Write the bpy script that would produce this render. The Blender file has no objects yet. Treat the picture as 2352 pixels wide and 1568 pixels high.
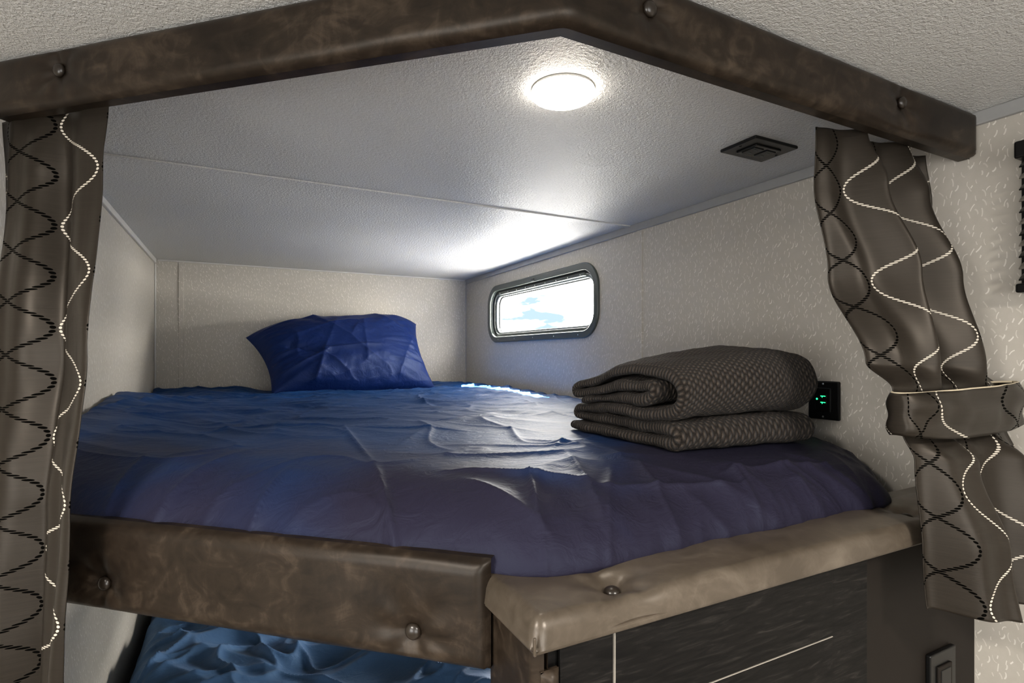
import bpy, bmesh, math, random
from mathutils import Vector, Matrix, noise
random.seed(7)
scn = bpy.context.scene
COL = scn.collection
sin, cos, pi, sqrt = math.sin, math.cos, math.pi, math.sqrt

# ------------------------------------------------------------------ helpers
def link(o, parent=None):
    COL.objects.link(o)
    if parent is not None:
        o.parent = parent
    return o

def empty(name):
    e = bpy.data.objects.new(name, None)
    e.empty_display_size = 0.05
    return link(e)

def mesh_obj(name, verts, faces, mat=None, parent=None, smooth=True, uvs=None):
    me = bpy.data.meshes.new(name)
    me.from_pydata([tuple(v) for v in verts], [], faces)
    if uvs is not None:
        lay = me.uv_layers.new(name="UVMap")
        for lp in me.loops:
            lay.data[lp.index].uv = uvs[lp.vertex_index]
    me.update()
    bm = bmesh.new(); bm.from_mesh(me)
    bmesh.ops.recalc_face_normals(bm, faces=bm.faces)
    bm.to_mesh(me); bm.free()
    if smooth:
        for p in me.polygons: p.use_smooth = True
    if mat: me.materials.append(mat)
    return link(bpy.data.objects.new(name, me), parent)

def grid(name, nu, nv, f, mat=None, parent=None, uvf=None, smooth=True):
    vs, fs, uv = [], [], []
    for j in range(nv + 1):
        for i in range(nu + 1):
            a, b = i / nu, j / nv
            vs.append(f(a, b))
            if uvf: uv.append(uvf(a, b))
    w = nu + 1
    for j in range(nv):
        for i in range(nu):
            fs.append((j*w+i, j*w+i+1, (j+1)*w+i+1, (j+1)*w+i))
    return mesh_obj(name, vs, fs, mat, parent, smooth, uv if uvf else None)

def box(name, lo, hi, mat=None, parent=None, bevel=0.0, seg=3):
    bm = bmesh.new()
    bmesh.ops.create_cube(bm, size=1)
    for v in bm.verts:
        v.co = Vector([lo[k] + (v.co[k] + .5) * (hi[k] - lo[k]) for k in range(3)])
    if bevel > 0:
        bmesh.ops.bevel(bm, geom=bm.edges[:], offset=bevel, segments=seg, affect='EDGES', profile=.5)
    me = bpy.data.meshes.new(name); bm.to_mesh(me); bm.free()
    if mat: me.materials.append(mat)
    return link(bpy.data.objects.new(name, me), parent)

def prism(name, pts, z0, z1, mat=None, parent=None, bevel=0):
    bm = bmesh.new()
    vs = [bm.verts.new((p[0], p[1], z0)) for p in pts]
    f = bm.faces.new(vs)
    r = bmesh.ops.extrude_face_region(bm, geom=[f])
    for v in [g for g in r['geom'] if isinstance(g, bmesh.types.BMVert)]:
        v.co.z = z1
    bmesh.ops.recalc_face_normals(bm, faces=bm.faces)
    if bevel: bmesh.ops.bevel(bm, geom=bm.edges[:], offset=bevel, segments=2, affect='EDGES')
    me = bpy.data.meshes.new(name); bm.to_mesh(me); bm.free()
    if mat: me.materials.append(mat)
    return link(bpy.data.objects.new(name, me), parent)

def rrect(x0, x1, y0, y1, r, n=10):
    pts = []
    for cx, cy, a0 in ((x1-r, y1-r, 0), (x0+r, y1-r, pi/2), (x0+r, y0+r, pi), (x1-r, y0+r, 1.5*pi)):
        for k in range(n + 1):
            a = a0 + k / n * pi / 2
            pts.append((cx + r*cos(a), cy + r*sin(a)))
    return pts

def shape2d(name, loops, thick, mtx, mat, parent=None, bevel=0.0):
    cu = bpy.data.curves.new(name, 'CURVE')
    cu.dimensions = '2D'; cu.fill_mode = 'BOTH'
    cu.extrude = thick/2 - bevel; cu.bevel_depth = bevel; cu.bevel_resolution = 2
    for lp in loops:
        sp = cu.splines.new('POLY'); sp.points.add(len(lp) - 1)
        for k, p in enumerate(lp): sp.points[k].co = (p[0], p[1], 0, 1)
        sp.use_cyclic_u = True
    tmp = bpy.data.objects.new(name + "_tmp", cu); COL.objects.link(tmp)
    bpy.context.view_layer.update()
    dg = bpy.context.evaluated_depsgraph_get()
    me = bpy.data.meshes.new_from_object(tmp.evaluated_get(dg))
    bpy.data.objects.remove(tmp)
    me.name = name
    me.transform(mtx)
    me.materials.clear(); me.materials.append(mat)
    return link(bpy.data.objects.new(name, me), parent)

def wallmtx(xc):
    return Matrix(((0, 0, 1, xc), (1, 0, 0, 0), (0, 1, 0, 0), (0, 0, 0, 1)))

def uvsphere(name, c, r, mat, parent, scale=(1, 1, 1), seg=24):
    bm = bmesh.new()
    bmesh.ops.create_uvsphere(bm, u_segments=seg, v_segments=seg//2, radius=r)
    for v in bm.verts:
        v.co = Vector((v.co.x*scale[0]+c[0], v.co.y*scale[1]+c[1], v.co.z*scale[2]+c[2]))
    me = bpy.data.meshes.new(name); bm.to_mesh(me); bm.free()
    for p in me.polygons: p.use_smooth = True
    me.materials.append(mat)
    return link(bpy.data.objects.new(name, me), parent)

def lathe(name, prof, c, mat, parent, n=48):
    vs, fs = [], []
    for (r, z) in prof:
        for k in range(n):
            a = 2*pi*k/n
            vs.append((c[0]+r*cos(a), c[1]+r*sin(a), c[2]+z))
    for j in range(len(prof)-1):
        for k in range(n):
            fs.append((j*n+k, j*n+(k+1) % n, (j+1)*n+(k+1) % n, (j+1)*n+k))
    return mesh_obj(name, vs, fs, mat, parent)

def sstep(a, b, x):
    t = max(0, min(1, (x-a)/(b-a))); return t*t*(3-2*t)
def nz(x, y, z=0): return noise.noise(Vector((x, y, z)))
def crs(n, w): return math.exp(-abs(n)/w)
def interp(tab, x):
    tab = sorted(tab)
    if x <= tab[0][0]: return tab[0][1:]
    for a, b in zip(tab, tab[1:]):
        if x <= b[0]:
            t = (x-a[0])/(b[0]-a[0]); t = t*t*(3-2*t)
            return tuple(p+(q-p)*t for p, q in zip(a[1:], b[1:]))
    return tab[-1][1:]

# ------------------------------------------------------------------ materials
class NB:
    def __init__(s, name):
        s.m = bpy.data.materials.new(name); s.m.use_nodes = True
        s.t = s.m.node_tree; s.n = s.t.nodes; s.l = s.t.links
        s.b = s.n["Principled BSDF"]
    def new(s, t): return s.n.new(t)
    def put(s, sock, v):
        if isinstance(v, bpy.types.NodeSocket): s.l.new(v, sock)
        else: sock.default_value = v
    def m_(s, op, a, b=None, c=None):
        n = s.new('ShaderNodeMath'); n.operation = op
        s.put(n.inputs[0], a)
        if b is not None: s.put(n.inputs[1], b)
        if c is not None: s.put(n.inputs[2], c)
        return n.outputs[0]
    def coord(s, which='Object'):
        return s.new('ShaderNodeTexCoord').outputs[which]
    def mapping(s, vec, scale=(1, 1, 1), rot=(0, 0, 0)):
        n = s.new('ShaderNodeMapping'); s.l.new(vec, n.inputs[0])
        n.inputs['Scale'].default_value = scale; n.inputs['Rotation'].default_value = rot
        return n.outputs[0]
    def noise(s, vec, scale, detail=4, rough=.55, dist=0):
        n = s.new('ShaderNodeTexNoise'); s.l.new(vec, n.inputs['Vector'])
        n.inputs['Scale'].default_value = scale; n.inputs['Detail'].default_value = detail
        n.inputs['Roughness'].default_value = rough; n.inputs['Distortion'].default_value = dist
        return n.outputs['Fac']
    def ramp(s, fac, stops):
        n = s.new('ShaderNodeValToRGB'); s.l.new(fac, n.inputs[0])
        e = n.color_ramp.elements
        while len(e) < len(stops): e.new(.5)
        for k, (p, c) in enumerate(stops):
            e[k].position = p; e[k].color = (*c, 1)
        return n.outputs[0]
    def mix(s, fac, a, b):
        n = s.new('ShaderNodeMix'); n.data_type = 'RGBA'
        s.put(n.inputs[0], fac)
        s.put(n.inputs[6], a if isinstance(a, bpy.types.NodeSocket) else (*a, 1))
        s.put(n.inputs[7], b if isinstance(b, bpy.types.NodeSocket) else (*b, 1))
        return n.outputs[2]
    def bump(s, h, strength=.3, dist=.001, prev=None):
        n = s.new('ShaderNodeBump'); s.put(n.inputs['Height'], h)
        n.inputs['Strength'].default_value = strength; n.inputs['Distance'].default_value = dist
        if prev is not None: s.l.new(prev, n.inputs['Normal'])
        return n.outputs[0]
    def set(s, **k):
        for key, v in k.items():
            nm = key.replace('_', ' ')
            if nm == 'Normal': s.l.new(v, s.b.inputs['Normal']); continue
            if isinstance(v, tuple) and len(v) == 3: v = (*v, 1)
            s.put(s.b.inputs[nm], v)
        return s.m

def plain(name, col, rough=.5, **k):
    n = NB(name)
    f = n.noise(n.coord(), 40, 3)
    c = n.mix(f, tuple(x*.88 for x in col), tuple(min(1, x*1.1) for x in col))
    return n.set(Base_Color=c, Roughness=rough, **k)

def emis(name, col, s):
    n = NB(name)
    return n.set(Base_Color=col, Emission_Color=col, Emission_Strength=s)

# ceiling: orange-peel panel
n = NB("ceiling_panel")
co = n.coord()
f1 = n.noise(co, 170, 3, .6); f2 = n.noise(co, 420, 2, .6)
h = n.m_('ADD', f1, n.m_('MULTIPLY', f2, .5))
c = n.mix(n.noise(co, 240, 3, .75), (.46, .460, .448), (.67, .665, .65))
M_ceil = n.set(Base_Color=c, Roughness=.40, Specular_IOR_Level=.32, Normal=n.bump(h, .9, .0032))

# wallpaper with little curved flecks
n = NB("fleck_wallpaper")
sep = n.new('ShaderNodeSeparateXYZ'); n.l.new(n.coord(), sep.inputs[0])
S = 1/.0105
u = n.m_('MULTIPLY', n.m_('ADD', sep.outputs[0], sep.outputs[1]), S)
v = n.m_('MULTIPLY', sep.outputs[2], S*.70)
cb = n.new('ShaderNodeCombineXYZ'); n.l.new(u, cb.inputs[0]); n.l.new(v, cb.inputs[1])
vo = n.new('ShaderNodeTexVoronoi'); vo.voronoi_dimensions = '2D'; n.l.new(cb.outputs[0], vo.inputs['Vector'])
vo.inputs['Scale'].default_value = 1.0
sc = n.new('ShaderNodeSeparateColor'); n.l.new(vo.outputs['Color'], sc.inputs[0])
sp = n.new('ShaderNodeSeparateXYZ'); n.l.new(vo.outputs['Position'], sp.inputs[0])
lx = n.m_('SUBTRACT', u, sp.outputs[0]); ly = n.m_('SUBTRACT', v, sp.outputs[1])
an = n.m_('ADD', n.m_('MULTIPLY', n.m_('SUBTRACT', sc.outputs[0], .5), 1.9), pi/2)
ca = n.m_('COSINE', an); sa = n.m_('SINE', an)
rx = n.m_('ADD', n.m_('MULTIPLY', lx, ca), n.m_('MULTIPLY', ly, sa))
ry = n.m_('SUBTRACT', n.m_('MULTIPLY', ly, ca), n.m_('MULTIPLY', lx, sa))
cv = n.m_('MULTIPLY', n.m_('SUBTRACT', sc.outputs[1], .5), 2.6)
ry = n.m_('ADD', ry, n.m_('MULTIPLY', cv, n.m_('MULTIPLY', rx, rx)))
k1 = n.m_('LESS_THAN', n.m_('ABSOLUTE', ry), n.m_('ADD', .045, n.m_('MULTIPLY', sc.outputs[1], .055)))
k2 = n.m_('LESS_THAN', n.m_('ABSOLUTE', rx), n.m_('ADD', .12, n.m_('MULTIPLY', sc.outputs[2], .38)))
mask = n.m_('MULTIPLY', n.m_('MULTIPLY', k1, k2), n.m_('GREATER_THAN', sc.outputs[2], .12))
base = n.mix(n.noise(n.coord(), 60, 4, .6), (.380, .354, .306), (.445, .415, .364))
c = n.mix(n.m_('MULTIPLY', mask, n.m_('ADD', .25, n.m_('MULTIPLY', sc.outputs[0], .50))), base, (.74, .72, .66))
M_wall = n.set(Base_Color=c, Roughness=.45, Specular_IOR_Level=.4, Normal=n.bump(n.m_('ADD', mask, n.noise(n.coord(), 300, 2)), .12, .0006))

def leather(name, c0, c1, c2, rough=.38, spec=.4):
    n = NB(name)
    co = n.coord()
    a = n.noise(co, 7, 5, .55, .8); b = n.noise(n.mapping(co, (1, 1, 1.6)), 22, 6, .65, 1.6)
    vein = n.m_('POWER', n.m_('SUBTRACT', 1.0, n.m_('MULTIPLY', n.m_('ABSOLUTE', n.m_('SUBTRACT', n.noise(n.mapping(co, (1.5, 1.5, .7)), 13, 4, .55, 1.0), .5)), 2.0)), 14.0)
    mixf = n.m_('ADD', n.m_('ADD', n.m_('MULTIPLY', a, .55), n.m_('MULTIPLY', b, .45)), n.m_('MULTIPLY', vein, .05))
    c = n.ramp(mixf, [(.40, c0), (.54, c1), (.70, c2)])
    h = n.noise(co, 520, 3, .6)
    return n.set(Base_Color=c, Roughness=rough, Specular_IOR_Level=spec, Specular_Tint=(1, .93, .85), Normal=n.bump(h, .15, .0004))
M_leather = leather("distressed_leather", (.0066, .0043, .0027), (.0160, .0108, .0070), (.050, .036, .0245), .42, .27)
M_leath_lit = leather("leather_lit_copy", (.045, .035, .025), (.068, .054, .040), (.105, .086, .066), .33, .45)  # same leather lightened for the ledge, light from above put into its colour

def sheet(name, c1, c2, sheen=.1, front_cast=None, rough=.58, spec=.3):
    n = NB(name); co = n.coord()
    f = n.noise(co, 3.2, 3, .5, .6)
    w = n.noise(n.mapping(co, (1, 1, 1)), 900, 2)
    fine = n.noise(n.mapping(co, (1, 1.6, 1), (0, 0, .5)), 26, 5, .58, 1.2)
    b = n.bump(fine, .45, .006, n.bump(w, .15, .0005))
    col = n.mix(f, c1, c2)
    if front_cast:  # purple-grey front to blue back: lighting colour cast put into the base colour
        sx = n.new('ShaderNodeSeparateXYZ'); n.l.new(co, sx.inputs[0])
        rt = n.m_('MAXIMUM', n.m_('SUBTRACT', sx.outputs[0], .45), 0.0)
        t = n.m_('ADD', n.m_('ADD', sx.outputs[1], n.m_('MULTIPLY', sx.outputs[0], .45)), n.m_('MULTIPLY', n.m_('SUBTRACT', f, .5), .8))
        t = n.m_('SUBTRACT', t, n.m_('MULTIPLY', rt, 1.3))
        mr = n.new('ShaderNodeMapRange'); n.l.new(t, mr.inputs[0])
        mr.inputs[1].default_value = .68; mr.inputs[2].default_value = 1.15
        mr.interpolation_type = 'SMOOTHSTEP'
        col = n.mix(mr.outputs[0], front_cast, col)
    return n.set(Base_Color=col, Roughness=rough, Sheen_Weight=sheen, Sheen_Roughness=.4,
                 Sheen_Tint=(.5, .6, .9), Specular_IOR_Level=spec, Specular_Tint=(.55, .72, 1.0), Normal=b)
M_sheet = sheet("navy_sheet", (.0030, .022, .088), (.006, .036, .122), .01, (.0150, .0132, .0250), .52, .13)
M_pill = sheet("navy_pillowcase", (.0015, .008, .058), (.0025, .013, .080), .01, None, .50, .22)
M_comf = sheet("blue_comforter", (.050, .112, .225), (.070, .145, .28), .1)

# knit blanket
n = NB("waffle_knit")
uvn = n.coord('UV'); s2 = n.new('ShaderNodeSeparateXYZ'); n.l.new(uvn, s2.inputs[0])
jit = n.noise(uvn, 30, 2)
uu = n.m_('MULTIPLY', s2.outputs[0], 2*pi/.0082)
row = n.m_('MULTIPLY', n.m_('ROUND', n.m_('DIVIDE', s2.outputs[1], .0070)), pi)
sx = n.m_('SINE', n.m_('ADD', n.m_('ADD', uu, row), n.m_('MULTIPLY', jit, 5.5)))
sy = n.m_('ABSOLUTE', n.m_('COSINE', n.m_('MULTIPLY', s2.outputs[1], pi/.0070)))
hh = n.m_('MULTIPLY', n.m_('ADD', n.m_('MULTIPLY', sx, .5), .5), sy)
fz = n.noise(n.coord(), 420, 3, .7)
c = n.ramp(n.m_('ADD', n.m_('MULTIPLY', hh, .55), n.m_('MULTIPLY', fz, .45)), [(.2, (.007, .0050, .0036)), (.5, (.034, .026, .020)), (.8, (.082, .065, .052))])
M_knit = n.set(Base_Color=c, Roughness=.9, Sheen_Weight=.05, Specular_IOR_Level=.15, Normal=n.bump(n.m_('ADD', hh, n.m_('MULTIPLY', fz, .6)), 1.0, .0048))

# curtain satin with dotted curves
n = NB("satin_dotted_curtain")
uvn = n.coord('UV'); s2 = n.new('ShaderNodeSeparateXYZ'); n.l.new(uvn, s2.inputs[0])
U, V = s2.outputs[0], s2.outputs[1]
A, P, W = .038, .140, .165
def dots(center, sign, phase, spacing, r):
    th = n.m_('ADD', n.m_('MULTIPLY', V, 2*pi/P), phase)
    cx = n.m_('ADD', n.m_('MULTIPLY', n.m_('SINE', th), A*sign), center)
    du = n.m_('WRAP', n.m_('SUBTRACT', U, cx), W/2, -W/2)
    mm = A*2*pi/P
    ct = n.m_('COSINE', th)
    den = n.m_('SQRT', n.m_('ADD', 1.0, n.m_('MULTIPLY', n.m_('MULTIPLY', ct, ct), mm*mm)))
    perp = n.m_('DIVIDE', du, den)
    c0 = sum(sqrt(1+mm*mm*cos(t*pi/50)**2) for t in range(50))/50
    c1 = 2*sum(sqrt(1+mm*mm*cos(t*pi/50)**2)*cos(2*t*pi/50) for t in range(50))/50
    s_ = n.m_('ADD', n.m_('MULTIPLY', V, c0), n.m_('MULTIPLY', n.m_('SINE', n.m_('MULTIPLY', th, 2.0)), c1*P/(4*pi)))
    fr = n.m_('MULTIPLY', n.m_('SUBTRACT', n.m_('FRACT', n.m_('DIVIDE', s_, spacing)), .5), spacing)
    d2 = n.m_('ADD', n.m_('MULTIPLY', fr, fr), n.m_('MULTIPLY', perp, perp))
    return n.m_('LESS_THAN', d2, r*r)
wh = dots(.0, 1, 0, .0052, .0018)
bk = n.m_('MAXIMUM', dots(.082, 1, .0, .0058, .0023), dots(.082, -1, .0, .0058, .0023))
thr = n.noise(n.mapping(uvn, (30, 1200, 1)), 1, 2)
slub = n.noise(n.mapping(uvn, (25, 400, 1)), 1, 3)
c = n.mix(slub, (.0070, .0056, .0043), (.0185, .0148, .0112))
c = n.mix(bk, c, (.0004, .0004, .0004)); c = n.mix(wh, c, (.50, .46, .39))
hb = n.m_('ADD', n.m_('MULTIPLY', n.m_('MAXIMUM', wh, bk), 1.0), n.m_('MULTIPLY', thr, .3))
rg = n.m_('ADD', .40, n.m_('MULTIPLY', bk, .45))
M_curt = n.set(Base_Color=c, Roughness=rg, Specular_IOR_Level=n.m_('SUBTRACT', .26, n.m_('MULTIPLY', bk, .22)), Specular_Tint=(1, .90, .78),
               Anisotropic=.3, Normal=n.bump(hb, .35, .0007))

# dark cabinet wood
n = NB("dark_wood_laminate")
co = n.coord()
g = n.noise(n.mapping(co, (14, 14, 150)), 1, 6, .7, 1.5)
c = n.ramp(g, [(.38, (.0015, .0013, .0012)), (.55, (.0055, .0048, .0043)), (.72, (.022, .0195, .017))])
M_wood = n.set(Base_Color=c, Roughness=.6, Specular_IOR_Level=.15, Normal=n.bump(g, .15, .0006))
M_woodb = plain("brown_laminate", (.0085, .006, .0042), .6, Specular_IOR_Level=.2)

M_trim = plain("trim_vinyl", (.50, .49, .47), .4)
M_trimd = plain("trim_grey_vinyl", (.28, .28, .275), .35)
M_white = plain("white_plastic", (.72, .72, .70), .35)
M_black = plain("black_plastic", (.004, .004, .004), .3, Specular_IOR_Level=.35)
M_blackm = plain("black_receptacle", (.003, .003, .003), .25)
M_frame = plain("window_frame_grey", (.052, .062, .057), .35)
M_frame2 = plain("window_gasket", (.012, .015, .015), .45)
M_alum = plain("window_sash_aluminium", (.30, .33, .33), .3, Metallic=.6)
M_screw = plain("screw_metal", (.5, .5, .48), .3, Metallic=1.0)
M_edge = plain("drawer_edge_banding", (.28, .255, .22), .4)
M_floor = plain("vinyl_floor", (.30, .26, .22), .45)
M_cream = plain("cream_piping", (.50, .43, .31), .7)
M_rust = plain("button_leather", (.016, .0115, .008), .28)
M_led = emis("led_diffuser", (1.0, .91, .80), 28)
M_green = emis("green_led", (.02, 1.0, .25), 3)
n = NB("window_glass")
M_glass = n.set(Base_Color=(1, 1, 1), Roughness=.0, Transmission_Weight=1.0, IOR=1.01, Alpha=.15)

# ------------------------------------------------------------------ room dimensions
XL, XR, YB, ZC, ZF = -.308, 1.09, 2.68, .40, -1.5
XO, YO = -1.25, -1.5
T = .05
W1 = (1.505, 2.365, .078, .307)
W2 = (1.505, 2.365, -.80, -.57)
outer = [(YO-T, ZF-T), (YB+T, ZF-T), (YB+T, ZC+T), (YO-T, ZC+T)]
wr = shape2d("wall_right", [outer, rrect(*W1, .075), rrect(*W2, .075)], T, wallmtx(XR+T/2), M_wall)
box("wall_back", (XL-T, YB, ZF-T), (XR, YB+T, ZC+T), M_wall)
box("wall_left", (XL-T, .985, ZF-T), (XL, YB, ZC+T), M_wall)
box("wall_partition", (XO-T, .985, ZF-T), (XL-T, .985+T, ZC+T), M_wall)
box("wall_outer_left", (XO-T, YO-T, ZF-T), (XO, .985, ZC+T), M_wall)
box("wall_rear", (XO, YO-T, ZF-T), (XR, YO, ZC+T), M_wall)
box("floor", (XO, YO, ZF-T), (XR, YB, ZF), M_floor)
box("ceiling", (XO, YO, ZC), (XR, YB, ZC+T), M_ceil)

def batten(name, lo, hi, mat=M_trim, bv=.002): return box(name, lo, hi, mat, None, bv, 2)
batten("trim_1", (XL, 1.318, ZC-.0035), (XR-.002, 1.342, ZC+.003), M_ceil, .001)
batten("trim_2", (XR-.0035, 1.270, -.34), (XR+.001, 1.292, ZC-.002), M_wall, .001)
batten("trim_3", (-.222, YB-.0035, -1.0), (-.204, YB+.001, ZC-.002), M_wall, .001)
batten("trim_4", (XR-.008, YO+.01, ZC-.022), (XR+.001, YB-.01, ZC), M_trimd)
batten("trim_5", (XL-.001, .99, ZC-.018), (XL+.008, YB-.01, ZC), M_trim)
batten("trim_6", (XL+.01, YB-.006, ZC-.006), (XR-.01, YB+.001, ZC), M_trim)
batten("trim_7", (XL, YB-.006, -.95), (XL+.006, YB, ZC-.018), M_trim)
batten("trim_8", (XR-.005, YB-.005, -.25), (XR, YB, ZC-.022), M_trimd)

# ------------------------------------------------------------------ windows
def window(name, w):
    e = empty(name)
    y0, y1, z0, z1 = w
    g = .016
    shape2d("inner_flange", [rrect(y0-g, y1+g, z0-g, z1+g, .09), rrect(y0+.004, y1-.004, z0+.004, z1-.004, .072)],
            .010, wallmtx(XR-.004), M_frame, e, .003)
    shape2d("reveal", [rrect(y0, y1, z0, z1, .075), rrect(y0+.007, y1-.007, z0+.007, z1-.007, .069)],
            .046, wallmtx(XR+.025), M_frame, e)
    shape2d("gasket", [rrect(y0+.006, y1-.006, z0+.006, z1-.006, .07), rrect(y0+.022, y1-.022, z0+.018, z1-.018, .056)],
            .008, wallmtx(XR+.012), M_frame2, e, .002)
    shape2d("sash", [rrect(y0+.02, y1-.02, z0+.016, z1-.016, .058), rrect(y0+.034, y1-.034, z0+.026, z1-.030, .048)],
            .012, wallmtx(XR+.022), M_alum, e, .002)
    shape2d("outer_frame", [rrect(y0+.004, y1-.004, z0+.004, z1-.004, .07), rrect(y0+.040, y1-.040, z0+.030, z1-.036, .044)],
            .012, wallmtx(XR+.036), M_frame2, e)
    box("hinge_track", (XR+.002, y0+.08, z1-.026), (XR+.016, y1-.08, z1-.014), M_frame, e, .002)
    box("glass", (XR+.040, y0+.036, z0+.02), (XR+.042, y1-.036, z1-.02), M_glass, e)
    box("latch", (XR-.012, (y0+y1)/2-.012, z1-.004), (XR+.004, (y0+y1)/2+.012, z1+.006), M_frame2, e, .002)
    k = 0
    for i in range(9):
        yy = y0+.10+i*(y1-y0-.2)/8
        uvsphere("screw_%d" % k, (XR+.001, yy, z1-.020), .0028, M_screw, e, (.5, 1, 1), 10); k += 1
    for i in range(5):
        yy = y0+.10+i*(y1-y0-.2)/4
        uvsphere("screw_%d" % k, (XR-.009, yy, z0-.006), .0026, M_screw, e, (.5, 1, 1), 10); k += 1
    return e
window("window_1", W1)
window("window_2", W2)

# ------------------------------------------------------------------ ceiling light
e = empty("fill_ceiling_light")
LC = (.4371, .6886, ZC)
lathe("base_ring", [(0, 0), (.047, 0), (.048, -.003), (.0465, -.005), (.044, -.005)], LC, M_white, e)
lathe("diffuser", [(.0475, -.003), (.048, -.007), (.046, -.011), (.040, -.014), (.028, -.016), (.015, -.0165), (0, -.0165)], LC, M_led, e)

def room_fill_light(x, y, strength):  # unseen fixtures added as fill for the outer room
    e = empty("fill_ceiling_light")
    lathe("base_ring", [(0, 0), (.088, 0), (.09, -.004), (.087, -.009), (.08, -.009)], (x, y, ZC), M_white, e)  # ring and diffuser of the added fill fixture
    lathe("diffuser", [(.084, -.006), (.083, -.014), (.07, -.02), (.04, -.024), (0, -.025)], (x, y, ZC), emis("room_fill_diffuser", (1, .90, .78), 2), e)
    ld = bpy.data.lights.new("fill_lamp", 'AREA'); ld.shape = 'DISK'; ld.size = .17
    ld.energy = strength; ld.color = (1, .93, .85)
    lo = bpy.data.objects.new("fill_lamp", ld); lo.location = (x, y, ZC-.03); link(lo, e)
room_fill_light(.45, -.45, 17)
room_fill_light(-.6, .1, 17)

# added fill windows, unseen, behind / beside the photographer: fill light into the cabin
e = empty("fill_window_rear")
shape2d("frame", [rrect(-.82, .62, -.82, .30, .05), rrect(-.78, .58, -.78, .26, .03)], .02,  # frame of the added fill window
        Matrix(((1, 0, 0, 0), (0, 0, 1, YO+.012), (0, 1, 0, 0), (0, 0, 0, 1))), M_frame, e, .003)
box("fill_window_pane", (-.79, YO+.002, -.79), (.59, YO+.006, .27), emis("fill_pane", (.9, .95, 1), 1.5), e)
ld = bpy.data.lights.new("fill_light", 'AREA'); ld.shape = 'RECTANGLE'; ld.size = 1.34; ld.size_y = 1.0
ld.energy = 20; ld.color = (1, .955, .90)
lo = bpy.data.objects.new("fill_light", ld); lo.location = (-.10, YO+.03, -.26)
lo.rotation_euler = (math.radians(90), 0, 0); link(lo, e)
e = empty("fill_window_side")  # added side window, unseen, for raking fill across the folds
shape2d("frame", [rrect(-.95, .15, -.62, .20, .05), rrect(-.91, .11, -.58, .16, .03)], .02, wallmtx(XO+.012), M_frame, e, .003)  # frame of the added fill window
box("fill_window_pane", (XO+.002, -.92, -.59), (XO+.006, .12, .17), emis("fill_pane_side", (.9, .95, 1), 1.5), e)
ld = bpy.data.lights.new("fill_light", 'AREA'); ld.shape = 'RECTANGLE'; ld.size = 1.0; ld.size_y = .72
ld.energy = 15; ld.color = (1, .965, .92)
lo = bpy.data.objects.new("fill_light", ld); lo.location = (XO+.03, -.40, -.21)
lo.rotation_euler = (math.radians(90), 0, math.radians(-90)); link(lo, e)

# ------------------------------------------------------------------ ceiling & wall outlets
e = empty("power_outlet")
box("cover_plate", (.838, .670, ZC-.006), (.956, .752, ZC), M_black, e, .002)
box("receptacle_body", (.862, .688, ZC-.009), (.932, .734, ZC-.005), M_blackm, e, .0015)
for i, cx in enumerate((.880, .914)):
    box("socket_face_%d" % i, (cx-.013, .696, ZC-.0105), (cx+.013, .726, ZC-.008), M_black, e, .001)
    for j, yy in enumerate((.704, .717)):
        box("slot_%d_%d" % (i, j), (cx-.006, yy-.0012, ZC-.0112), (cx+.003, yy+.0012, ZC-.0102), M_frame, e)
for i, cx in enumerate((.846, .948)):
    uvsphere("screw_%d" % i, (cx, .711, ZC-.006), .003, M_blackm, e, (1, 1, .5), 10)

e = empty("usb_charger_panel")
box("cover_plate", (XR-.007, .670, -.134), (XR, .737, -.054), M_black, e, .003)
box("socket_body", (XR-.010, .688, -.118), (XR-.006, .720, -.068), M_blackm, e, .001)
for j, zz in enumerate((-.085, -.098)):
    box("usb_port_%d" % j, (XR-.0108, .694, zz-.0035), (XR-.0096, .708, zz+.0035), M_black, e)
    box("led_%d" % j, (XR-.0114, .696, zz-.0007), (XR-.0104, .7065, zz+.0007), M_green, e)
    box("led_tick_%d" % j, (XR-.0114, .7025, zz-.003), (XR-.0104, .7035, zz+.0007), M_green, e)
uvsphere("led_dot", (XR-.0108, .7145, -.0915), .0020, M_green, e, (.4, 1, 1), 10)
for j, zz in enumerate((-.060, -.128)):
    uvsphere("screw_%d" % j, (XR-.0075, .7035, zz), .0022, M_screw, e, (.5, 1, 1), 10)

# ------------------------------------------------------------------ padded panels
def path_pts(pts, step=.005):
    P = [Vector(p) for p in pts]
    out = []
    for a, b in zip(P, P[1:]):
        L = (b-a).length; k = max(2, int(L/step))
        for i in range(k): out.append(a.lerp(b, i/k))
    out.append(P[-1])
    for _ in range(1):
        out = [out[0]] + [(out[i-1]+out[i]*2+out[i+1])/4 for i in range(1, len(out)-1)] + [out[-1]]
    return out

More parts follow.
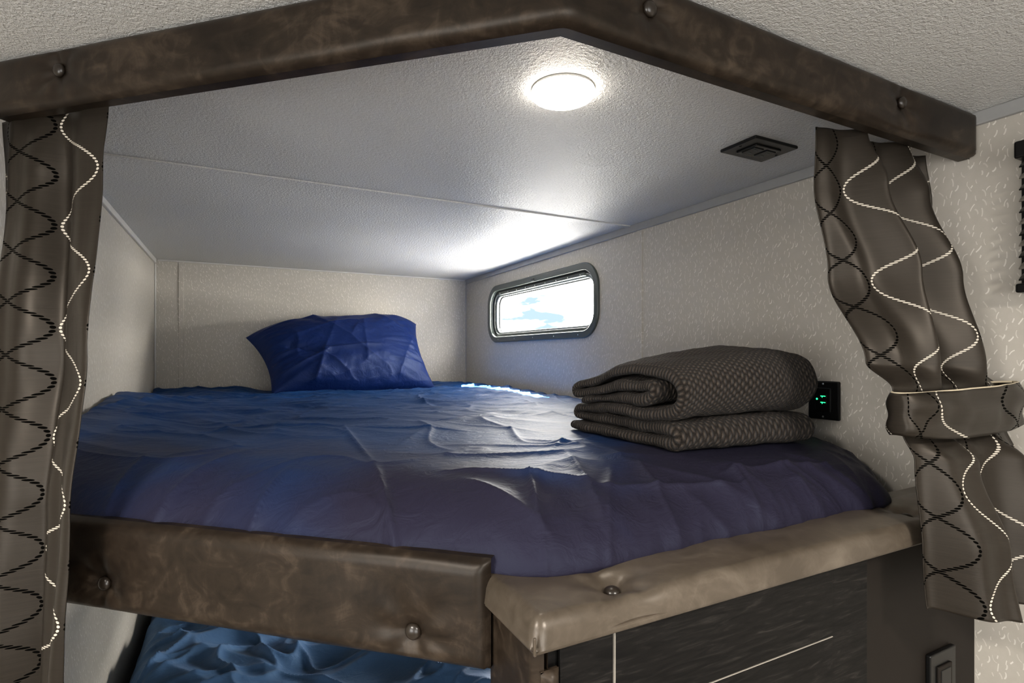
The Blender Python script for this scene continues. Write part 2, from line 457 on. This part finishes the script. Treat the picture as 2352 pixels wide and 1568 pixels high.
def padded_path(name, pts, z0, z1, thick, back, buttons, parent, R=.012, endround=(True, True), mat=None, seed=0):
    pp = path_pts(pts)
    nrm = []
    s = [0]
    for i in range(len(pp)):
        a = pp[max(0, i-1)]; b = pp[min(len(pp)-1, i+1)]
        t = (b-a).normalized(); nrm.append(Vector((t.y, -t.x)))
        if i: s.append(s[-1]+(pp[i]-pp[i-1]).length)
    L = s[-1]; H = z1-z0
    nv = max(10, int(H/.0025))
    bts = []
    for bx, bz in buttons:
        k = min(range(len(pp)), key=lambda i: abs(pp[i].x-bx))
        bts.append((s[k], bz, k))
    def f(a, b):
        i = min(len(pp)-1, int(round(a*(len(pp)-1)))); z = z0+b*H
        e_ = min(z-z0, z1-z)
        if endround[0]: e_ = min(e_, s[i])
        if endround[1]: e_ = min(e_, L-s[i])
        q = 1-min(1, max(0, e_)/R)
        h = thick*sqrt(max(0, 1-q*q))
        w = min(1, e_/.01)
        h += w*.0014*nz(s[i]*9+seed, z*12)
        for bs, bz, k in bts:
            da, db = s[i]-bs, z-bz
            d = sqrt(da*da+db*db)+1e-6
            dd = math.exp(-(d/.017)**2)*.70 + math.exp(-(d/.055)**2)*.34
            ang = math.atan2(db, da)
            cr = math.exp(-((d-.026)/.020)**2)*.0012*sin(6*ang+bs*9)
            h -= w*(thick*.85*dd) - w*cr
        p = pp[i]+nrm[i]*h
        return (p.x, p.y, z)
    grid("padding", len(pp)-1, nv, f, mat or M_leather, parent)
    def g(a, b):
        i = min(len(pp)-1, int(round(a*(len(pp)-1))))
        q = [(0, 0), (0, 1), (1, 1), (1, 0), (0, 0)][int(round(b*4))]
        p = pp[i]-nrm[i]*(back*q[0])
        return (p.x, p.y, z0+.001+q[1]*(H-.002))
    grid("core", len(pp)-1, 4, g, mat or M_leather, parent, smooth=False)
    for j, (bs, bz, k) in enumerate(bts):
        p = pp[k]+nrm[k]*(thick*.40)
        bo = uvsphere("button_%d" % j, (0, 0, 0), .0088, M_rust, parent, (1, .62, 1), 20)
        bo.location = (p.x, p.y, bz)
        bo.rotation_euler = (0, 0, math.atan2(nrm[k].x, -nrm[k].y))
    return pp, nrm

FL = lambda x: .6975-.903*x
TH = .014
def offpath(pts, off):
    out = []
    for i in range(len(pts)):
        ns = []
        for a, b in ((i-1, i), (i, i+1)):
            if a >= 0 and b < len(pts):
                t = (Vector(pts[b])-Vector(pts[a])).normalized(); ns.append(Vector((-t.y, t.x)))
        nn = sum(ns, Vector((0, 0))); nn = nn/len(ns)
        nn = nn/nn.length_squared if nn.length_squared > .3 else nn
        out.append(tuple(Vector(pts[i])+nn*off))
    return out
e = empty("upholstered_valance")
vp = [(-.306, FL(-.306)), (.2845, .4406), (1.088, .4406)]
vp2 = offpath(vp, TH)
padded_path("v", vp2, .326, .399, TH, .016, [(-.2046, .372), (.3955, .372), (.879, .3735)], e, R=.014, endround=(False, True))
vp3 = offpath(vp, TH+.017)
pp = path_pts([vp3[0], vp3[1], (1.085, vp3[2][1])])
def g(a, b):
    i = int(round(a*(len(pp)-1))); q = [(0, 0), (0, 1), (1, 1), (1, 0), (0, 0)][int(round(b*4))]
    return (pp[i].x, pp[i].y+.003*q[0], .3395+q[1]*.059)
grid("liner_strip", len(pp)-1, 4, g, M_white, e, smooth=False)

e = empty("upholstered_bed_rail")
rp = [(-.305, FL(-.305)), (.224, FL(.224))]
rp2 = offpath(rp, TH)
padded_path("r", rp2, -.3235, -.2095, TH, .012, [(-.148, -.290), (.171, -.294)], e, R=.016, endround=(False, True), seed=5)

# padded ledge on top of cabinet
e = empty("padded_ledge")
LX0, LX1, LY0, LY1, LZ0, LZ1 = .224, 1.086, .398, .515, -.256, -.228
LB = [(.338, .440), (.881, .445)]
def lf(a, b):
    R = .014
    x = LX0+a*(LX1-LX0); y = LY0+b*(LY1-LY0)
    ex, ey = min(x-LX0, 1), min(y-LY0, 1)
    q1 = 1-min(1, ex/R); q2 = 1-min(1, ey/R)
    q = min(1, sqrt(q1*q1+q2*q2))
    h = sqrt(max(0, 1-q*q))
    z = LZ0+.003+(LZ1-LZ0-.003)*h
    dip = 0; pull = 0
    for bx, by in LB:
        d = sqrt((x-bx)**2+(y-by)**2)
        dip += .010*math.exp(-(d/.017)**2)+.008*math.exp(-(d/.045)**2)
        pull += .005*math.exp(-((x-bx)/.03)**2)*(1-b)
        ang = math.atan2(y-by, x-bx); dip += .0010*math.exp(-((d-.027)/.016)**2)*sin(5*ang)
    z -= dip*h
    z += .0012*nz(x*12, y*16)*h
    z += .003*h*sin(pi*min(1, b/.8))
    return (x, y+pull, z)
grid("pad", 340, 60, lf, M_leath_lit, e)
box("pad_base", (LX0+.001, LY0+.001, LZ0-.001), (LX1, LY1, LZ0+.006), M_leath_lit, e, .0025, 3)
for j, (bx, by) in enumerate(LB):
    uvsphere("button_%d" % j, (bx, by, LZ1-.012), .0088, M_rust, e, (1, 1, .7), 20)
box("corner_seam", (LX0-.0006, LY0-.0006, LZ0), (LX0+.0022, LY0+.0022, LZ0+.016), M_leath_lit, e, .001, 2)

# ------------------------------------------------------------------ cabinet
e = empty("storage_cabinet")
CY = .425
ZT = LZ0-.002
box("carcass", (.253, CY+.003, ZF), (.741, .517, ZT), M_wood, e)
box("side_carcass", (.741, .448, ZF), (XR-.002, .517, ZT), M_woodb, e)
box("drawer_front", (.3262, CY-.0055, -.352), (.665, CY+.003, LZ0-.008), M_wood, e, .0008)
box("drawer_front_lower", (.3262, CY-.0055, -.62), (.665, CY+.003, -.3535), M_wood, e, .0008)
box("edge_band_side", (.3250, CY-.0057, -.62), (.3262, CY+.003, LZ0-.008), M_edge, e)
box("edge_band_bottom", (.3262, CY-.0057, -.3533), (.665, CY+.003, -.3523), M_edge, e)
box("stile_left", (.264, CY-.004, ZF), (.3245, CY-.0, ZT), M_wood, e, .0008)
box("stile_right", (.6665, CY-.004, ZF), (.741, CY+.003, ZT), M_wood, e, .0008)
pp_ = empty("upholstered_end_post")
padded_path("p", [(.247, .520), (.247, .421)], -.72, LZ0-.003, .010, .004, [], pp_, R=.006, seed=9)
padded_path("p2", [(.243, .420), (.262, .420)], -.72, -.285, .008, .004, [], pp_, R=.006, seed=9)
uvsphere("button", (.2385, .487, -.345), .0088, M_rust, pp_, (.6, 1, 1), 20)

e = empty("power_outlet")
box("cover_plate", (.938, .4405, -.575), (1.012, .4478, -.458), M_black, e, .002)
box("receptacle_body", (.955, .4375, -.555), (.995, .441, -.478), M_woodb, e, .0015)
for i, zz in enumerate((-.497, -.536)):
    box("socket_face_%d" % i, (.961, .4365, zz-.013), (.989, .4385, zz+.013), M_black, e, .001)

# ------------------------------------------------------------------ bunk platform
offs = .020*1.347
prism("bunk_platform", [(XL+.002, FL(XL)+offs+.014), (.245, .524), (1.086, .524), (1.086, YB-.002), (XL+.002, YB-.002)],
      -.322, -.264, M_woodb)

# ------------------------------------------------------------------ mattress with sheet
def smax(a, b, k=.03):
    h = max(k-abs(a-b), 0)/k
    return max(a, b)+h*h*k*.25
MX0, MX1, MYB = XL+.006, 1.062, YB-.012
TOP = -.152
def yf(x):
    y = smax(FL(x)+.032, .478)
    if x > .86: y += .20*((x-.86)/.2)**2.4
    return y
def seg_d(x, y, a, b):
    ax, ay = a; bx, by = b
    vx, vy = bx-ax, by-ay
    t = max(0, min(1, ((x-ax)*vx+(y-ay)*vy)/(vx*vx+vy*vy)))
    return sqrt((x-ax-vx*t)**2+(y-ay-vy*t)**2), t
CRE = [ # (a, b, height, width)
 ((.193, 1.15), (.165, .74), .0060, .005), ((.165, .74), (.150, .56), .0070, .005),
 ((.04, 1.25), (.20, 1.12), .005, .005), ((.20, 1.12), (.42, .98), .004, .006),
 ((.07, .80), (-.005, .70), .007, .008), ((-.12, .98), (-.16, .86), .006, .009), ((-.10, .96), (.02, .98), .004, .007),
 ((.45, .70), (.37, .50), .008, .012), ((.52, .62), (.46, .47), .006, .009), ((.66, .60), (.60, .47), .008, .010),
 ((.72, .57), (.78, .47), .007, .009), ((.40, .56), (.62, .52), .008, .008), ((.80, .60), (.84, .48), .007, .009),
 ((.25, .62), (.30, .50), .009, .012), ((.62, .55), (.86, .53), .008, .008), ((.88, .66), (.93, .53), .008, .010),
 ((.95, .76), (.98, .60), .008, .010), ((.10, 1.0), (-.05, 1.3), .004, .009), ((.38, 1.15), (.55, .95), .005, .012),
 ((.30, .86), (.52, .74), .005, .012), ((.0, 1.5), (.2, 1.35), .004, .010), ((-.2, 1.25), (-.02, 1.1), .004, .010),
 ((.24, .66), (.42, .56), .008, .008), ((.34, .62), (.30, .53), .007, .007), ((.5, .66), (.7, .63), .006, .008),
]
def wr_h(x, y):
    h = .010*nz(x*2.2+3, y*1.8, 1)+.005*nz(x*5, y*4, 4)
    far = sstep(1.25, 2.0, y)
    wx = x+.10*nz(x*3, y*3, 50); wy = y+.10*nz(x*3, y*3, 60)
    m1 = sstep(-.15, .25, nz(x*2.5, y*2.5, 71))
    m2 = sstep(-.15, .25, nz(x*2.5, y*2.5, 83))
    h += .0075*m1*crs(nz((wx*.9+wy*.5)*3.2, (wy*.9-wx*.5)*1.5, 90), .05)
    h += .0060*m2*crs(nz((wx*.8-wy*.6)*3.4, (wy*.8+wx*.6)*1.6, 95), .045)
    h += .0035*crs(nz(wx*6, wy*5, 99), .06)*(1-.5*far)
    a = nz(x*3+nz(x*2, y*2)*1.5, y*13+x*3, 7)
    h += far*.010*(1-abs(a)*2.6)
    b = nz(x*7-y*3, y*22, 11)
    h += far*.006*(1-abs(b)*2.5)
    c = nz((x*.8+y*.55)*11, (y*.8-x*.5)*2.6, 21)
    mid = sstep(.85, 1.2, y)*(1-far*.6)
    h += mid*.0060*(1-abs(c)*2.4)
    e_ = y-yf(x)
    ed = math.exp(-(e_/.13)**2)
    d = nz((x+.35*e_)*11, e_*5, 31)
    h += ed*.0065*(1-abs(d)*2.4)*(.40+.60*sstep(.25, .5, x))
    d2 = nz((x-e_*.8)*24, e_*9, 35)
    h += ed*.0022*(1-abs(d2)*2.2)*(.3+.7*sstep(.25, .5, x))
    er = math.exp(-((MX1-x)/.10)**2)
    h += er*.006*(1-2.4*abs(nz(x*5, y*14, 41)))
    for a_, b_, hh_, w in CRE:
        if abs(x-(a_[0]+b_[0])/2) > .3 or abs(y-(a_[1]+b_[1])/2) > .35: continue
        dd, t = seg_d(x, y, a_, b_)
        fall = sin(pi*min(.97, max(.03, t)))**.5
        h += hh_*math.exp(-dd/w)*fall
    return h-.002
NU, NV = 420, 580
def mf(a, b):
    R, Rz = .21, .078
    x = MX0+a*(MX1-MX0)
    y0 = yf(x)
    nsk = 10/NV
    if b < nsk:
        t = b/nsk; z = TOP-Rz-.020*(1-t); y = y0+.004*(1-t)
        off = 0
    else:
        t = (b-nsk)/(1-nsk); t = t**1.55
        off = t*(MYB-y0); y = y0+off
        q = 1-min(1, off/R)
        z = TOP-Rz*(1-(max(0, 1-q**2.4))**.62)
    er = min(1, (MX1-x)/.07); z -= .07*(1-sqrt(max(0, 1-(1-er)**2)))
    el = min(1, (x-MX0)/.03); z -= .012*(1-sqrt(max(0, 1-(1-el)**2)))
    eb = min(1, (MYB-y)/.05); z -= .03*(1-sqrt(max(0, 1-(1-eb)**2)))
    z += .006*sstep(1.6, 2.3, y)*sstep(.3, .9, x)
    z += .032*math.exp(-((x-MX0)/.16)**2)*sstep(.98, 1.35, y)*(1-sstep(1.8, 2.4, y))
    w = wr_h(x, y)
    mb = sstep(.50, .60, x)*(1-sstep(.95, 1.02, x))*sstep(.54, .62, y)*(1-sstep(1.02, 1.12, y))
    w = w*(1-.75*mb)-.004*mb
    mp_ = sstep(.0, .12, x)*(1-sstep(.80, .90, x))*sstep(2.15, 2.26, y)
    w = w*(1-.75*mp_)-.010*mp_
    k = 1 if b > nsk else b/nsk
    z += w*min(1, .35+off/.06)*k
    push = (1-min(1, off/.09))*w*.9
    y -= push*k
    return (min(x, MX1), max(y, y0-.012), max(z, -.2605))
e = empty("bunk_mattress")
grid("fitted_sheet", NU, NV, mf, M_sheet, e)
prism("mattress_core", [(MX0+.01, FL(MX0)+.07), (.27, .53), (.86, .53), (1.01, .70), (1.02, MYB-.03), (MX0+.01, MYB-.03)], -.2615, -.225, M_white, e)

# ------------------------------------------------------------------ pillow
e = empty("pillow")
BL, BR, TL, TR = Vector((.115, 2.235, -.150)), Vector((.80, 2.335, -.150)), Vector((.03, 2.44, .070)), Vector((.775, 2.55, .150))
NP = 140
pn = (BR-BL).cross(TL-BL).normalized()
if pn.y > 0: pn = -pn
def pf(side):
    def f(a, b):
        s, t = a*2-1, b*2-1
        s2 = s*(1-.08*(1-t*t)); t2 = t*(1-.02*(1-s*s))
        aa, bb = (s2+1)/2, (t2+1)/2
        p = BL.lerp(BR, aa).lerp(TL.lerp(TR, aa), bb)
        p.z += .055*(1-s**4)*bb**1.5
        env = max(0, (1-abs(s)**2.6))*max(0, (1-abs(t)**2.6))
        th = .098*env**.55
        wv = 0
        edge = 1-env
        ang = math.atan2(t, s)
        ws = s+.25*nz(s*1.3, t*1.3, 3); wt = t+.25*nz(s*1.3, t*1.3, 8)
        wv += .012*nz(s*1.4+3, t*1.5, 5)
        wv += .006*crs(nz((ws+wt*.5)*1.2, wt*.8-ws*.4, 9), .09)
        wv += .004*crs(nz(ws*.9, (wt-ws*.3)*1.8, 19), .09)
        wv += .0025*nz(ws*6, wt*7, 29)
        wv += .010*edge*nz(ang*7, 2, 3)
        for (A_, B_, hh_, ww) in (((-.75, .1), (-.35, -.35), -.022, .06), ((-.55, -.9), (-.40, -.2), .016, .05), ((.1, -.5), (.2, .6), .006, .03),
                                  ((.5, -.8), (.9, .3), .009, .05), ((-.35, -.2), (.3, -.15), .010, .04), ((-.4, -.3), (-.1, -.9), .012, .04),
                                  ((-.4, -.2), (-.1, .7), .006, .05), ((-.38, -.25), (-.9, -.6), .010, .04)):
            dd, tt = seg_d(s, t, A_, B_); wv += hh_*math.exp(-dd/ww)*(1-tt*.5)
        fr = min(1, env*5)
        if side > 0: p += pn*(th+wv*fr)
        else: p -= pn*(th*.45)
        p.z = max(p.z, -.149+.003*nz(s*3, t*3))
        p.y = min(p.y, YB-.02)
        return p
    return f
grid("pillow_front", NP, NP, pf(1), M_pill, e)
grid("pillow_back", NP, NP, pf(-1), M_pill, e)

# ------------------------------------------------------------------ folded blanket
e = empty("folded_blanket")
D = .345
def arc(cy, cz, r, a0, a1, n=10, ry=None):
    return [(cy+(ry or r)*cos(a0+(a1-a0)*k/n), cz+r*sin(a0+(a1-a0)*k/n)) for k in range(n+1)]
g_ = .0240
z = [.0120+g_*k for k in range(6)]
pa = []
pa += [(D-.02, z[0]), (D*.5, z[0]), (.03, z[0])]
pa += arc(.022, (z[0]+z[1])/2, g_/2, 1.5*pi, .5*pi, 8, .014)[1:-1]
pa += [(.035, z[1]), (D*.5, z[1]), (D-.03, z[1]+.001)]
pa += arc(D-.022, (z[1]+z[2])/2, g_/2, -.5*pi, .5*pi, 8, .015)[1:-1]
pa += [(D-.05, z[2]), (D*.5, z[2]), (.05, z[2]-.002)]
pa += arc(.045, (z[2]+z[5])/2, (z[5]-z[2])/2, 1.5*pi, .5*pi, 14, .048)[1:-1]
pa += [(.08, z[5]+.002), (D*.35, z[5]+.007), (D*.6, z[5]+.003), (D-.06, z[5]-.004)]
pa += arc(D-.03, z[5]-.004-g_*.55, g_*.55, .5*pi, -.5*pi, 8, .022)[1:-1]
pa += [(D-.06, z[4]-.005), (D*.5, z[4]), (.085, z[4])]
pa += arc(.075, (z[3]+z[4])/2, g_/2*.9, .5*pi, 1.5*pi, 8, .016)[1:-1]
pa += [(.10, z[3]), (D*.5, z[3]), (D-.05, z[3]-.001)]
dense = []
for a, b in zip(pa, pa[1:]):
    a, b = Vector(a), Vector(b); k = max(1, int(round((b-a).length/.005)))
    for i in range(k): dense.append(a.lerp(b, i/k))
dense.append(Vector(pa[-1]))
for _ in range(5):
    dense = [dense[0]]+[(dense[i-1]+dense[i]*2+dense[i+1])/4 for i in range(1, len(dense)-1)]+[dense[-1]]
hw = .0113
ss = 0; left, right = [], []
for i, p in enumerate(dense):
    a = dense[max(0, i-1)]; b = dense[min(len(dense)-1, i+1)]
    t = (b-a).normalized(); nn = Vector((-t.y, t.x))
    if i: ss += (dense[i]-dense[i-1]).length
    left.append((p+nn*hw, ss)); right.append((p-nn*hw, ss))
endc = []
a = dense[-1]; t = (dense[-1]-dense[-2]).normalized(); nn = Vector((-t.y, t.x))
for k in range(1, 5):
    an = k/5*pi; endc.append((a+nn*hw*cos(an)+t*hw*sin(an), ss+.002*k))
a = dense[0]; t0 = (dense[0]-dense[1]).normalized(); nn0 = Vector((-t0.y, t0.x))
endc2 = []
for k in range(1, 5):
    an = k/5*pi; endc2.append((a-nn0*hw*cos(an)*-1*-1+t0*hw*sin(an), -.002*k))
cont = left+endc+right[::-1]+endc2
BW, NXB = .30, 96
vs, fs, uv = [], [], []
nC = len(cont)
nl = len(left)
for j in range(NXB+1):
    tx = j/NXB
    x_ = tx*BW
    de = min(x_, BW-x_)
    rr = .012
    shr = 1 if de > rr else .25+.75*sqrt(max(0, 1-(1-de/rr)**2))
    for idx, (p, sv) in enumerate(cont):
        if idx < nl: mid = dense[idx]
        elif idx < nl+len(endc): mid = dense[-1]
        elif idx < 2*nl+len(endc): mid = dense[nl-1-(idx-nl-len(endc))]
        else: mid = dense[0]
        q = mid+(Vector(p)-mid)*shr
        y, zz = q
        endw = .016*nz(sv*3.0, .3, 2)+.007*nz(sv*12, 1.3, 8)
        x2 = x_ + endw*(1-tx)*1.2 + endw*tx*.8
        hgt = zz/.14
        dome = 1+.10*sin(pi*min(1, tx*1.05))
        z2 = zz*dome*(.93+.20*tx) + .006*hgt*nz(x_*9, y*9, 3)
        z2 += (1-tx)**2*.007*sin(pi*min(1, hgt))*nz(y*14, zz*25, 17)
        z2 *= (1-.24*sstep(.12, .36, y)*(1-tx*.55))
        y2 = y+.006*nz(x_*8, zz*30, 5)+.008*hgt*nz(x_*5, 2, 6)
        vs.append((x2, y2, z2)); uv.append((sv, x_))
for j in range(NXB):
    for i in range(nC):
        k = (i+1) % nC
        fs.append((j*nC+i, j*nC+k, (j+1)*nC+k, (j+1)*nC+i))
for j in (0, NXB):
    o = j*nC
    for i in range(nl-1):
        ri = nl+len(endc)+(nl-1-i)
        fs.append((o+i, o+i+1, o+ri-1, o+ri))
    fs.append(tuple([o+nl-1]+[o+nl+k for k in range(len(endc))]+[o+nl+len(endc)]))
    fs.append(tuple([o+nC-len(endc2)-1]+[o+nC-len(endc2)+k for k in range(len(endc2))]+[o]))
bl = mesh_obj("blanket_folds", vs, fs, M_knit, e, True, uv)
bl.location = (.606, .630, -.1555)
bl.rotation_euler = (0, 0, math.radians(-5))
tx = bpy.data.textures.new("knit_clouds", 'CLOUDS'); tx.noise_scale = .05
dm = bl.modifiers.new("lumps", 'DISPLACE'); dm.texture = tx; dm.strength = .007; dm.mid_level = .5

# ------------------------------------------------------------------ curtains
def curtain(name, tab, zt, zb, folds, fabw, parent, u0, dirvec=(1, 0), nrmv=(0, 1), nu=220, nv=200, ph=0, hemf=None):
    def f(a, b):
        zz = zb+(zt-zb)*b
        sl, sr, of, am = interp(tab, zz)
        if hemf: zz = zz+hemf(a)*(1-b)**2
        s = sl+(sr-sl)*(a+.014*sin(2*pi*folds*a*2+ph)*sin(pi*a))
        wob = nz(a*1.5, zz*2.2, 2)*1.0
        w = sin(2*pi*folds*a+ph+wob)+.28*sin(2*pi*folds*2.3*a+1.3+zz*3)+.14*nz(a*9, zz*3, 9)
        d = of+am*w+.0016*nz(a*6, zz*14, 4)
        return (s*dirvec[0]+d*nrmv[0], s*dirvec[1]+d*nrmv[1], zz)
    o = grid("fabric", nu, nv, f, M_curt, parent, lambda a, b: (u0+a*fabw, zb+(zt-zb)*b))
    m = o.modifiers.new("thickness", 'SOLIDIFY'); m.thickness = .0012; m.offset = 0
    return o
e = empty("curtain")
tabR = [(.335, .757, 1.030, .490, .012), (.25, .762, 1.040, .482, .026), (.12, .784, 1.056, .460, .036), (-.01, .784, 1.068, .420, .022),
        (-.045, .776, 1.068, .400, .007), (-.10, .782, 1.068, .394, .006), (-.14, .790, 1.070, .370, .016), (-.25, .796, 1.076, .352, .028), (-.40, .800, 1.080, .340, .034)]
curtain("c", tabR, .335, -.330, 2.2, .46, e, .055, ph=1.4, nu=260, nv=240, hemf=lambda a: -.026*a)
# tie band
vs, fs, uv = [], [], []
NB_, NZ = 110, 14
for j in range(NZ+1):
    t = j/NZ
    for i in range(NB_):
        a = 2*pi*i/NB_
        cx, cy = .922, .396
        rx_, ry_ = .158, .024
        c_, s_ = cos(a), sin(a)
        x = cx+rx_*math.copysign(abs(c_)**.55, c_); y = cy+ry_*math.copysign(abs(s_)**.8, s_)
        ux = (x-cx)/rx_
        zc = -.106+.060*t + .004*ux - .010*(1-ux*ux)*(1-t)+.006*(1-ux)*.5*(1-t)*1.0
        bul = .004*sin(pi*t)+.004*nz(x*22, t*2.5, 2)+.002*sin(t*9+x*25)
        y += (-bul if s_ < 0 else bul)
        vs.append((x, y, zc)); uv.append((.70*i/NB_, zc+.03))
for j in range(NZ):
    for i in range(NB_):
        k = (i+1) % NB_
        fs.append((j*NB_+i, j*NB_+k, (j+1)*NB_+k, (j+1)*NB_+i))
tb = mesh_obj("tie_band", vs, fs, M_curt, e, True, uv)
m = tb.modifiers.new("thickness", 'SOLIDIFY'); m.thickness = .002; m.offset = 1
cu = bpy.data.curves.new("piping", 'CURVE'); cu.dimensions = '3D'; cu.bevel_depth = .0017
spn = cu.splines.new('POLY'); spn.points.add(NB_-1)
for i in range(NB_):
    v_ = vs[NZ*NB_+i]; spn.points[i].co = (*v_, 1)
spn.use_cyclic_u = True
cu.materials.append(M_cream)
link(bpy.data.objects.new("piping", cu), e)

# left curtain
e = empty("curtain")
dl = Vector((-1, .903)).normalized(); dn = Vector((-dl.y, dl.x)); dn = dn if dn.y < 0 else -dn
org = Vector((0, FL(0)))
sc_ = 1/abs(dl.x)
tabL = [(.335, .171*sc_, .330*sc_, -.034, .006), (.25, .169*sc_, .325*sc_, -.028, .012), (0, .150*sc_, .300*sc_, .002, .016),
        (-.19, .143*sc_, .286*sc_, .028, .015), (-.4, .146*sc_, .282*sc_, .034, .017), (-.75, .148*sc_, .282*sc_, .036, .017)]
ob = curtain("c2", tabL, .335, -.72, 1.5, .178, e, -.044, dirvec=(dl.x, dl.y), nrmv=(dn.x, dn.y), ph=.9, nu=180, nv=300)
for v_ in ob.data.vertices:
    v_.co.y += org.y
    v_.co.x = max(v_.co.x, XL+.002)
tr = empty("curtain_track")
box("track_right", (.33, .484, .372), (1.08, .492, .399), M_trimd, tr)

# ------------------------------------------------------------------ window blind at far right
e = empty("window_blind")
box("head_rail", (XR-.045, .13, .296), (XR-.001, .382, .322), M_black, e, .003)
box("bottom_rail", (XR-.040, .13, .094), (XR-.004, .382, .108), M_black, e, .003)
for i in range(11):
    zz = .112+i*.0172
    def sf(a, b, zz=zz):
        return (XR-.038+.028*b, .132+.246*a, zz+.014*b+.003*sin(pi*b))
    o = grid("slat_%d" % i, 4, 6, sf, M_edge if i % 2 else M_black, e)
    m = o.modifiers.new("t", 'SOLIDIFY'); m.thickness = .0015
box("side_channel", (XR-.012, .375, .10), (XR-.001, .384, .30), M_black, e)

# ------------------------------------------------------------------ lower bunk
e = empty("bunk_mattress")
LP = [(XL+.02, FL(XL)+.08), (.28, .66), (1.06, .66), (1.06, YB-.02), (XL+.02, YB-.02)]
prism("mattress_body", LP, -1.16, -1.00, M_comf, e, .03)
prism("lower_bunk_platform", [(XL+.003, FL(XL)+.06), (.28, .64), (1.085, .64), (1.085, YB-.003), (XL+.003, YB-.003)], ZF, -1.162, M_woodb)
e = empty("rumpled_comforter")
def cf(a, b):
    x = -.285+a*1.32; y = 1.02+b*1.60
    ed = min(min(a*1.30, (1-a)*1.30)/.09, min(b*1.58, (1-b)*1.58)/.12, 1)
    wx = x+.12*nz(x*3, y*3, 50); wy = y+.12*nz(x*3, y*3, 60)
    h = .050*nz(x*2.2+1, y*2.2, 5)+.024*(1-2.4*abs(nz(x*4, y*5, 8)))+.024*crs(nz(wx*4.5, wy*4, 13), .08)+.016*crs(nz(wx*8, wy*7, 17), .10)
    top = -.915+h
    z_ = -.998+(top+.998)*sqrt(max(0, 1-(1-ed)**2))
    return (x, y, max(z_, -.997))
grid("comforter_top", 260, 300, cf, M_comf, e)

# ------------------------------------------------------------------ world
w = bpy.data.worlds.new("sky"); scn.world = w; w.use_nodes = True
nt = w.node_tree; bg = nt.nodes['Background']
tc = nt.nodes.new('ShaderNodeTexCoord'); mp = nt.nodes.new('ShaderNodeMapping')
nt.links.new(tc.outputs['Generated'], mp.inputs[0]); mp.inputs['Scale'].default_value = (1.5, 1.5, 5)
no = nt.nodes.new('ShaderNodeTexNoise'); nt.links.new(mp.outputs[0], no.inputs['Vector'])
no.inputs['Scale'].default_value = 3.2; no.inputs['Detail'].default_value = 7
rp_ = nt.nodes.new('ShaderNodeValToRGB'); nt.links.new(no.outputs['Fac'], rp_.inputs[0])
rp_.color_ramp.elements[0].position = .44; rp_.color_ramp.elements[0].color = (.0098, .0132, .0165, 1)
rp_.color_ramp.elements[1].position = .56; rp_.color_ramp.elements[1].color = (1.0, .965, .90, 1)
nt.links.new(rp_.outputs[0], bg.inputs[0])
bg.inputs[1].default_value = 68.0

for wv in (W1, W2):
    ld = bpy.data.lights.new("sky_portal", 'AREA'); ld.shape = 'RECTANGLE'
    ld.size = wv[1]-wv[0]; ld.size_y = wv[3]-wv[2]
    ld.cycles.is_portal = True
    lo = bpy.data.objects.new("sky_portal", ld)
    lo.location = (XR+T+.01, (wv[0]+wv[1])/2, (wv[2]+wv[3])/2)
    lo.rotation_euler = (math.radians(90), 0, math.radians(90))
    link(lo)
sd = bpy.data.lights.new("sun", 'SUN'); sd.energy = 420; sd.angle = .009; sd.color = (1, .93, .86)
so = bpy.data.objects.new("sun", sd)
dirv = Vector((-.56, .12, -1.0)).normalized()
so.rotation_euler = dirv.to_track_quat('-Z', 'Y').to_euler(); link(so)

# ------------------------------------------------------------------ camera
cd = bpy.data.cameras.new("camera"); cd.lens = 36*1238/2352; cd.sensor_width = 36
cd.shift_y = 31/2352; cd.clip_start = .02
cam = bpy.data.objects.new("camera", cd)
cam.rotation_euler = (math.radians(90), 0, math.radians(-27))
link(cam); scn.camera = cam
scn.view_settings.view_transform = 'Standard'
